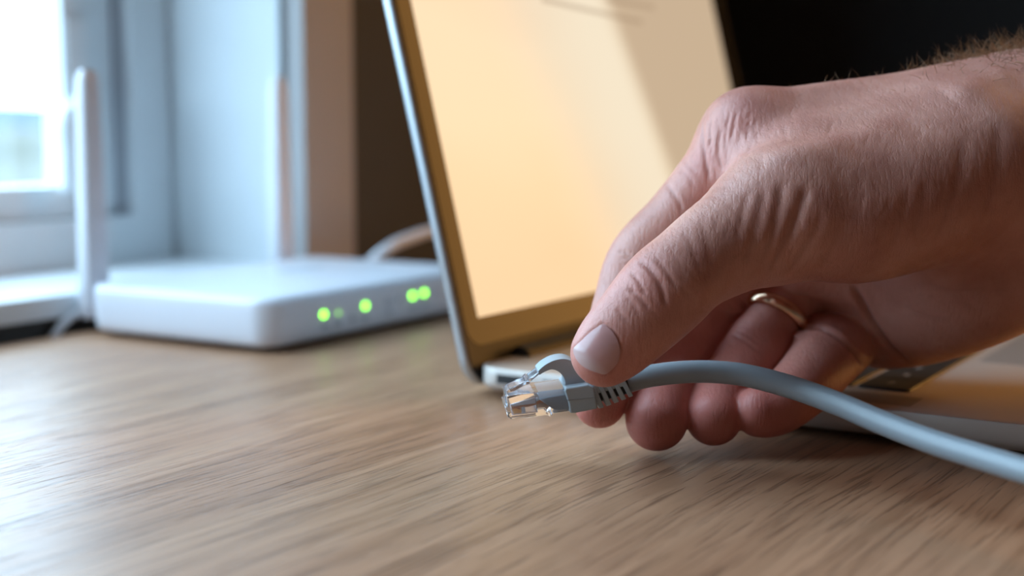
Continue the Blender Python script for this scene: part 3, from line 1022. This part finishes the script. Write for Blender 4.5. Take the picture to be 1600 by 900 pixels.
# skin folds: points in the frame, depth mm, half width mm
CREASES = [
    # thumb joint
    ([(999, 407), (1014, 420), (1026, 436), (1036, 458), (1040, 478)], 0.55, 0.85),
    ([(985, 426), (995, 436), (1003, 449), (1008, 462)], 0.35, 0.7),
    ([(982, 451), (993, 459), (1004, 470), (1015, 483)], 0.5, 0.75),
    ([(978, 465), (990, 477), (998, 492)], 0.25, 0.7),
    ([(964, 482), (972, 493), (982, 503)], 0.3, 0.7),
    ([(1012, 412), (1028, 428), (1040, 447)], 0.3, 0.8),
    ([(1024, 402), (1042, 424), (1054, 450)], 0.28, 0.9),
    ([(1046, 385), (1062, 412), (1072, 440)], 0.22, 1.0),
    ([(1070, 362), (1084, 392), (1092, 425)], 0.22, 1.1),
    ([(1094, 345), (1108, 380), (1112, 415)], 0.22, 1.2),
    # folds over the thumb base
    ([(1222, 283), (1217, 320), (1208, 365), (1190, 412)], 0.75, 1.6),
    ([(1259, 290), (1250, 325), (1230, 372), (1204, 424)], 1.0, 1.7),
    ([(1284, 330), (1270, 365), (1247, 405), (1230, 428)], 0.6, 1.6),
    ([(1196, 290), (1188, 330), (1176, 375), (1166, 415)], 0.45, 1.5),
    ([(1168, 300), (1160, 335), (1150, 375)], 0.35, 1.3),
    ([(1315, 345), (1302, 380), (1288, 412)], 0.35, 1.6),
    ([(1420, 300), (1408, 345), (1394, 385)], 0.4, 2.0),
    ([(1450, 280), (1440, 325), (1425, 372)], 0.4, 2.2),
    ([(1345, 270), (1342, 310), (1330, 350)], 0.25, 1.8),
    ([(1505, 215), (1500, 270), (1480, 330), (1462, 375)], 0.5, 2.4),
    ([(1560, 190), (1558, 260), (1540, 330)], 0.5, 2.6),
    # forefinger base and knuckle
    ([(1098, 196), (1099, 225), (1103, 255), (1109, 282)], 0.8, 1.0),
    ([(1127, 200), (1122, 225), (1124, 250), (1130, 266)], 0.6, 0.9),
    ([(1140, 182), (1134, 208), (1136, 236)], 0.3, 0.7),
    ([(1112, 186), (1110, 210), (1113, 238)], 0.3, 0.7),
    ([(1152, 172), (1146, 198), (1146, 225)], 0.25, 0.7),
    ([(1038, 280), (1048, 296), (1058, 312), (1068, 332)], 0.6, 0.9),
    ([(1068, 240), (1074, 258), (1090, 268)], 0.3, 0.8),
    ([(1062, 262), (1076, 276), (1086, 296)], 0.25, 0.8),
    ([(966, 392), (978, 396), (991, 407)], 0.45, 0.7),
    ([(966, 405), (978, 404), (990, 410)], 0.25, 0.6),
    ([(940, 445), (952, 449), (965, 455)], 0.2, 0.7),
    ([(936, 466), (946, 468), (956, 475)], 0.2, 0.7),
    # palm and curled fingers
    ([(1332, 446), (1348, 476), (1368, 512), (1394, 546), (1418, 566)], 2.6, 1.5),
    ([(1138, 520), (1152, 526), (1168, 536), (1190, 552)], 0.5, 0.8),
    ([(1150, 517), (1168, 524), (1186, 538)], 0.3, 0.7),
    ([(1096, 482), (1108, 496), (1116, 512)], 0.4, 0.8),
    ([(1262, 450), (1270, 470), (1266, 492)], 0.6, 1.0),
    ([(1262, 514), (1284, 513), (1308, 524), (1334, 549), (1356, 574)], 2.6, 1.5),
    ([(1400, 470), (1440, 492), (1490, 500)], 0.4, 1.2),
    ([(1440, 440), (1490, 455), (1540, 450)], 0.4, 1.4),
]
NAIL = [(941, 506), (953, 513), (962, 524), (968, 538), (969, 551), (966, 566), (957, 577), (946, 585), (932, 582), (919, 577), (908, 570), (900, 560), (896, 548), (899, 541), (908, 533), (917, 524), (929, 514)]

def build_hand():
    lo, shape = sdf_grid()
    BIG = np.float32(14.0)
    tot = None
    for pc in PALM:
        fl = np.full(shape, BIG, np.float32)
        add_chain(fl, lo, shape, chain_pts(pc, 6), 12)
        tot = fl if tot is None else smin(tot, fl, np.float32(8.0))
    ax = [(lo[k] + VOX * np.arange(shape[k])).astype(np.float32) for k in range(3)]
    for nm, c in CH.items():
        pts = chain_pts(c, 6)
        fl = np.full(shape, BIG, np.float32)
        add_chain(fl, lo, shape, pts, 9)
        m = pts[0][:3].astype(np.float32)
        dm = np.sqrt((ax[0][:, None, None] - m[0]) ** 2 + (ax[1][None, :, None] - m[1]) ** 2 + (ax[2][None, None, :] - m[2]) ** 2)
        r0, r1 = {'thumb': (16.0, 34.0), 'pinky': (7.0, 19.0)}.get(nm, (14.0, 30.0))
        s = np.clip((r1 - dm) / (r1 - r0), 0, 1)
        k = np.float32(0.7) + np.float32(6.0) * s * s * (3 - 2 * s)
        tot = smin(tot, fl, k)
        del dm, s, k, fl
    v, f = surface_nets(tot, lo)
    del tot
    v = laplace(v, f, 3)
    n = vnormals(v, f)
    if ((v - v.mean(0)) * n).sum() < 0:
        f = f[:, ::-1]; n = -n
    bvh = BVHTree.FromPolygons(v.tolist(), f.tolist())
    def hit(px, py):
        d = Vector(ck(px, py, 1.0)).normalized()
        h = bvh.ray_cast(Vector((0, 0, 0)), d, 1000)
        return None if h[0] is None else (np.array(h[0]), np.array(h[1]))
    disp = np.zeros(len(v)); dark = np.zeros(len(v))
    def crease(pts, dep, wid, closed=False):
        c = catmull([(a, b, 0) for a, b in pts], 5)
        P = [hit(a, b) for a, b, _ in c]
        P = [q[0] for q in P if q is not None]
        if len(P) < 3:
            return
        P = np.array(P)
        # drop jumps across silhouettes
        keep = [0]
        for i in range(1, len(P)):
            if np.linalg.norm(P[i] - P[keep[-1]]) < 9:
                keep.append(i)
        P = P[keep]
        mn, mx = P.min(0) - 4 * wid, P.max(0) + 4 * wid
        sel = np.where(((v > mn) & (v < mx)).all(1))[0]
        if len(sel) == 0:
            return
        d, t = polyline_dist(v[sel], P)
        fade = np.ones_like(t) if closed else np.clip(np.minimum(t, 1 - t) * 5 + 0.15, 0, 1)
        g = np.exp(-(d / wid) ** 2)
        bul = 0.4 * np.exp(-((d - 2.0 * wid) / (1.1 * wid)) ** 2)
        disp[sel] += fade * dep * (-g + 0.38 * bul)
        dark[sel] = np.maximum(dark[sel], fade * np.exp(-(d / (0.6 * wid)) ** 2) * min(dep, 0.8))  # shade in the folds, painted as darker skin colour
    for i_, (pts, dep, wid) in enumerate(CREASES):
        crease(pts, dep * (0.75 if i_ < 7 else 0.52), wid * 0.72)
    # fine stretch lines scattered over thumb base and back of the hand
    rng = random.Random(11)
    for _ in range(110):
        x = rng.uniform(1090, 1560); y = rng.uniform(180, 430)
        ln = rng.uniform(10, 30)
        ang = math.radians(rng.gauss(105, 16))
        dx, dy = math.cos(ang) * ln, math.sin(ang) * ln
        crease([(x, y), (x + dx / 2 + rng.uniform(-3, 3), y + dy / 2), (x + dx, y + dy)], rng.uniform(0.03, 0.09), rng.uniform(0.45, 0.7))
    for _ in range(36):      # knuckle of the forefinger
        x = rng.uniform(1095, 1190); y = rng.uniform(160, 235)
        crease([(x, y), (x - 3, y + 10), (x - 4 + rng.uniform(-3, 3), y + 22)], rng.uniform(0.05, 0.12), 0.45)
    for _ in range(40):      # thumb above the joint
        x = rng.uniform(985, 1100); y = 860 - x * 0.45 + rng.uniform(-45, 45) + 40
        crease([(x, y), (x + 7, y + 8), (x + 12, y + 18)], rng.uniform(0.03, 0.08), 0.45)
    # nail bed: groove around the outline
    nl = NAIL + [NAIL[0]]
    crease(nl, 0.24, 0.45, True)
    # soft undulation of flesh, veins and tendons
    def bumpcap(pts, amp, wid):
        P = np.array([hit(a, b)[0] for a, b, _ in catmull([(a, b, 0) for a, b in pts], 5)])
        d, t = polyline_dist(v, P)
        disp[:] += amp * np.exp(-(d / wid) ** 2) * np.clip(np.minimum(t, 1 - t) * 4, 0, 1)
    bumpcap([(1190, 250), (1260, 235), (1340, 215), (1420, 190)], 0.9, 5)
    bumpcap([(1480, 150), (1530, 130), (1590, 110)], 0.9, 5)
    bumpcap([(1240, 340), (1320, 370), (1400, 360)], 0.8, 7)
    bumpcap([(1300, 300), (1360, 290), (1440, 260)], -0.6, 7)
    v = v + n * disp[:, None]
    # the band presses into the finger: keep the flesh inside it
    chr_ = chain_pts(CH['ring'], 12)
    ir = int(np.argmin(np.linalg.norm(chr_[:, :3] - ck(1208, 504, 396.4), axis=1)))
    rp, rr = chr_[ir][:3], chr_[ir][3]
    rd = chr_[ir + 1][:3] - chr_[ir - 1][:3]; rd /= np.linalg.norm(rd)
    ds = (v - rp) @ rd
    rv = v - rp - ds[:, None] * rd
    rl = np.linalg.norm(rv, axis=1)
    fall = np.clip((9.0 - np.abs(ds)) / 4.5, 0, 1)
    fall = fall * fall * (3 - 2 * fall)
    mk = (fall > 0) & (rl < rr + 6.5) & (rl > rr)
    v[mk] -= (rv[mk] / rl[mk][:, None]) * ((rl[mk] - rr + 0.2) * fall[mk])[:, None]
    # skin tone attributes: red at finger tips and knuckles
    red = np.zeros(len(v))
    for nm, amt, rad in (('middle', 0.95, 14), ('ring', 0.95, 13), ('pinky', 0.85, 13), ('index', 0.8, 14), ('thumb', 0.45, 13)):
        tip = chain_pts(CH[nm], 2)[-1][:3]
        d = np.linalg.norm(v - tip, axis=1)
        red = np.maximum(red, amt * np.exp(-(d / rad) ** 2))
    for nm in ('middle', 'ring', 'pinky'):
        d, t = polyline_dist(v, chain_pts(CH[nm], 2)[:, :3])
        red = np.maximum(red, 0.45 * np.clip((13 - d) / 3, 0, 1) * np.clip(t * 2 - 0.3, 0, 1))
    for px, py, amt, rad in ((1005, 440, 0.35, 9), (1150, 190, 0.3, 12), (1100, 250, 0.35, 10), (960, 440, 0.3, 14)):
        h = hit(px, py)
        red = np.maximum(red, amt * np.exp(-(np.linalg.norm(v - h[0], axis=1) / rad) ** 2))
    W = c2h(v)
    org = W[:].min(0); org = np.array([W[:, 0].mean(), W[:, 1].mean(), org[2]])
    me = bpy.data.meshes.new('person')
    nv, nf = len(W), len(f)
    me.vertices.add(nv)
    me.vertices.foreach_set('co', ((W - org) * MM).astype(np.float32).ravel())
    me.loops.add(nf * 4)
    me.loops.foreach_set('vertex_index', f.astype(np.int32).ravel())
    me.polygons.add(nf)
    me.polygons.foreach_set('loop_start', np.arange(0, nf * 4, 4, dtype=np.int32))
    me.update(calc_edges=True)
    me.validate()
    me.polygons.foreach_set('use_smooth', [True] * len(me.polygons))
    at = me.color_attributes.new('tone', 'FLOAT_COLOR', 'POINT')
    colr = np.zeros((nv, 4), np.float32)
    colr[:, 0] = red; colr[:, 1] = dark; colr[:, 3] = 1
    at.data.foreach_set('color', colr.ravel())
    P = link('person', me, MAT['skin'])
    P.location = Vector(org) * MM
    tag(P, 'bare right hand and forearm gripping the network plug between thumb and forefinger', 'person')

    # thumb nail
    ring = catmull([(a, b, 0) for a, b in nl], 4)[:-1, :2]
    cpt = ring.mean(0)
    nr, ns = 9, len(ring)
    H = []
    axis = np.array([-0.70, 0.71])     # towards the free edge, in the frame
    for k in range(nr + 1):
        q = k / nr
        for p in ring:
            s = cpt + (p - cpt) * max(q, 0.001) * 0.985
            h = hit(*s)
            H.append((h[0], h[1]))
            if k == 0:
                break
    pos = np.array([h[0] for h in H]); nor = np.array([h[1] for h in H])
    nmean = nor.mean(0); nmean /= np.linalg.norm(nmean)
    rad = np.array([0.0] + [k / nr for k in range(1, nr + 1) for _ in range(ns)])
    lift = 0.22 + 0.28 * (1 - rad ** 2)
    pos_t = pos + (0.5 * nor + 0.5 * nmean) * lift[:, None]
    NV = [tuple(c2h(p)) for p in pos_t]
    NF = [(0, 1 + i, 1 + (i + 1) % ns) for i in range(ns)]
    for k in range(1, nr):
        for i in range(ns):
            a = 1 + (k - 1) * ns + i; b = 1 + (k - 1) * ns + (i + 1) % ns
            NF.append((a, a + ns, b + ns, b))
    rim0 = 1 + (nr - 1) * ns
    under = [tuple(c2h(pos[rim0 + i] - nor[rim0 + i] * 0.5)) for i in range(ns)]
    u0 = len(NV)
    NV += under
    for i in range(ns):
        j = (i + 1) % ns
        NF.append((rim0 + i, u0 + i, u0 + j, rim0 + j))
    nail = put('thumbnail', NV, NF, MAT['nail'], P, auto=60)
    tip = ck(897, 560, 333)
    fe = []
    for i, p in enumerate(list(pos_t) + [pos[rim0 + i] for i in range(ns)]):
        pxy = np.array([800 + F * p[0] / p[2], 450 - F * p[1] / p[2]])
        s = (pxy - cpt) @ axis
        fe.append(float(np.clip((s - 10) / 14, 0, 1)))
    ca = nail.data.color_attributes.new('tone', 'FLOAT_COLOR', 'POINT')
    for i, s in enumerate(fe):
        ca.data[i].color = (s, 0, 0, 1)
    nail['label'] = 'pale glossy thumbnail'

    # hairs along the top of wrist and hand
    HV, HF = [], []
    def hair(root, dirv, length, curl, r0):
        n0 = len(HV)
        side = np.cross(dirv, [0.3, 0.2, 0.9]); side /= np.linalg.norm(side)
        segs = 5
        p = np.array(root, float) - dirv * 0.6
        d = dirv.copy()
        for i in range(segs + 1):
            r = r0 * (1 - i / (segs + 0.6))
            w = np.cross(d, side); w /= np.linalg.norm(w)
            for a in (0, 2.094, 4.189):
                HV.append(p + r * (math.cos(a) * side + math.sin(a) * w))
            d = d + curl / segs
            d /= np.linalg.norm(d)
            p = p + d * length / segs
        for i in range(segs):
            for a in range(3):
                b = (a + 1) % 3
                HF.append((n0 + i * 3 + a, n0 + i * 3 + b, n0 + i * 3 + 3 + b, n0 + i * 3 + 3 + a))
    def top_hit(px, d):
        x = (px - 800) / F * d
        h = bvh.ray_cast(Vector((x, 120, d)), Vector((0, -1, 0)), 300)
        return None if h[0] is None else (np.array(h[0]), np.array(h[1]))
    cnt = 0
    for _ in range(3200):
        u = rng.random()
        px = 1190 + 520 * (u ** 0.55)
        dens = 0.05 + 0.95 * max(0, (px - 1380) / 250) ** 1.3
        if rng.random() > dens:
            continue
        d = 384 + rng.gauss(3, 9)
        h = top_hit(px, d)
        if h is None or h[0][1] < 30:
            continue
        big = min(max((px - 1360) / 200, 0), 1)
        ln = (2.0 + 2.5 * rng.random()) * (1 - big) + big * rng.uniform(5, 10)
        nn = h[1] if h[1][1] > 0 else -h[1]
        dv = nn * (0.55 if big > 0.3 else 0.8) + np.array([rng.gauss(0.1 - 0.3 * big, 0.45), rng.gauss(0.0, 0.2), rng.gauss(-0.1, 0.4)])
        dv /= np.linalg.norm(dv)
        curl = np.array([rng.gauss(0.3 * big, 0.6), -0.8 * big + rng.gauss(0, 0.25), rng.gauss(-0.1, 0.4)])
        hair(h[0], dv, ln, curl, 0.085)
        cnt += 1
    put('arm_hair', [tuple(q) for q in c2h(np.array(HV))], HF, MAT['hair'], P, smooth=True, kind='stuff')

    # wedding band on the third finger
    ch = chain_pts(CH['ring'], 12)
    want = ck(1208, 504, 396.4)
    i = int(np.argmin(np.linalg.norm(ch[:, :3] - want, axis=1)))
    p = ch[i][:3]; dirv = ch[i + 1][:3] - ch[i - 1][:3]; dirv /= np.linalg.norm(dirv)
    r = ch[i][3]
    u = np.cross(dirv, [0, 0, 1]); u /= np.linalg.norm(u); w = np.cross(dirv, u)
    profile = [(-2.1, 0.05), (-2.15, 0.5), (-1.6, 1.05), (-0.8, 1.4), (0, 1.5), (0.8, 1.4), (1.6, 1.05), (2.15, 0.5), (2.1, 0.05), (0, -0.1)]
    rings = []
    ns = 64
    for k in range(ns):
        a = 2 * math.pi * k / ns
        rd = math.cos(a) * u + math.sin(a) * w
        rings.append([tuple(c2h(p + dirv * s + rd * (r + 0.05 + h * 1.15))) for s, h in profile])
    V, Fc = loft(rings + [rings[0]], cap=False)
    n = len(profile)
    V = V[:ns * n]
    Fc = [tuple(q % (ns * n) for q in face) for face in Fc]
    og = c2h(p)
    me = pymesh('finger_ring', V, Fc, True, og)
    o = link('finger_ring', me, MAT['ring'])
    o.location = Vector(og) * MM
    tag(o, 'plain gold band worn on the ring finger of the hand', 'ring')

build_room()
build_outside()
build_desk()
build_laptop()
build_router()
build_room_cables()
build_cable()
build_hand()
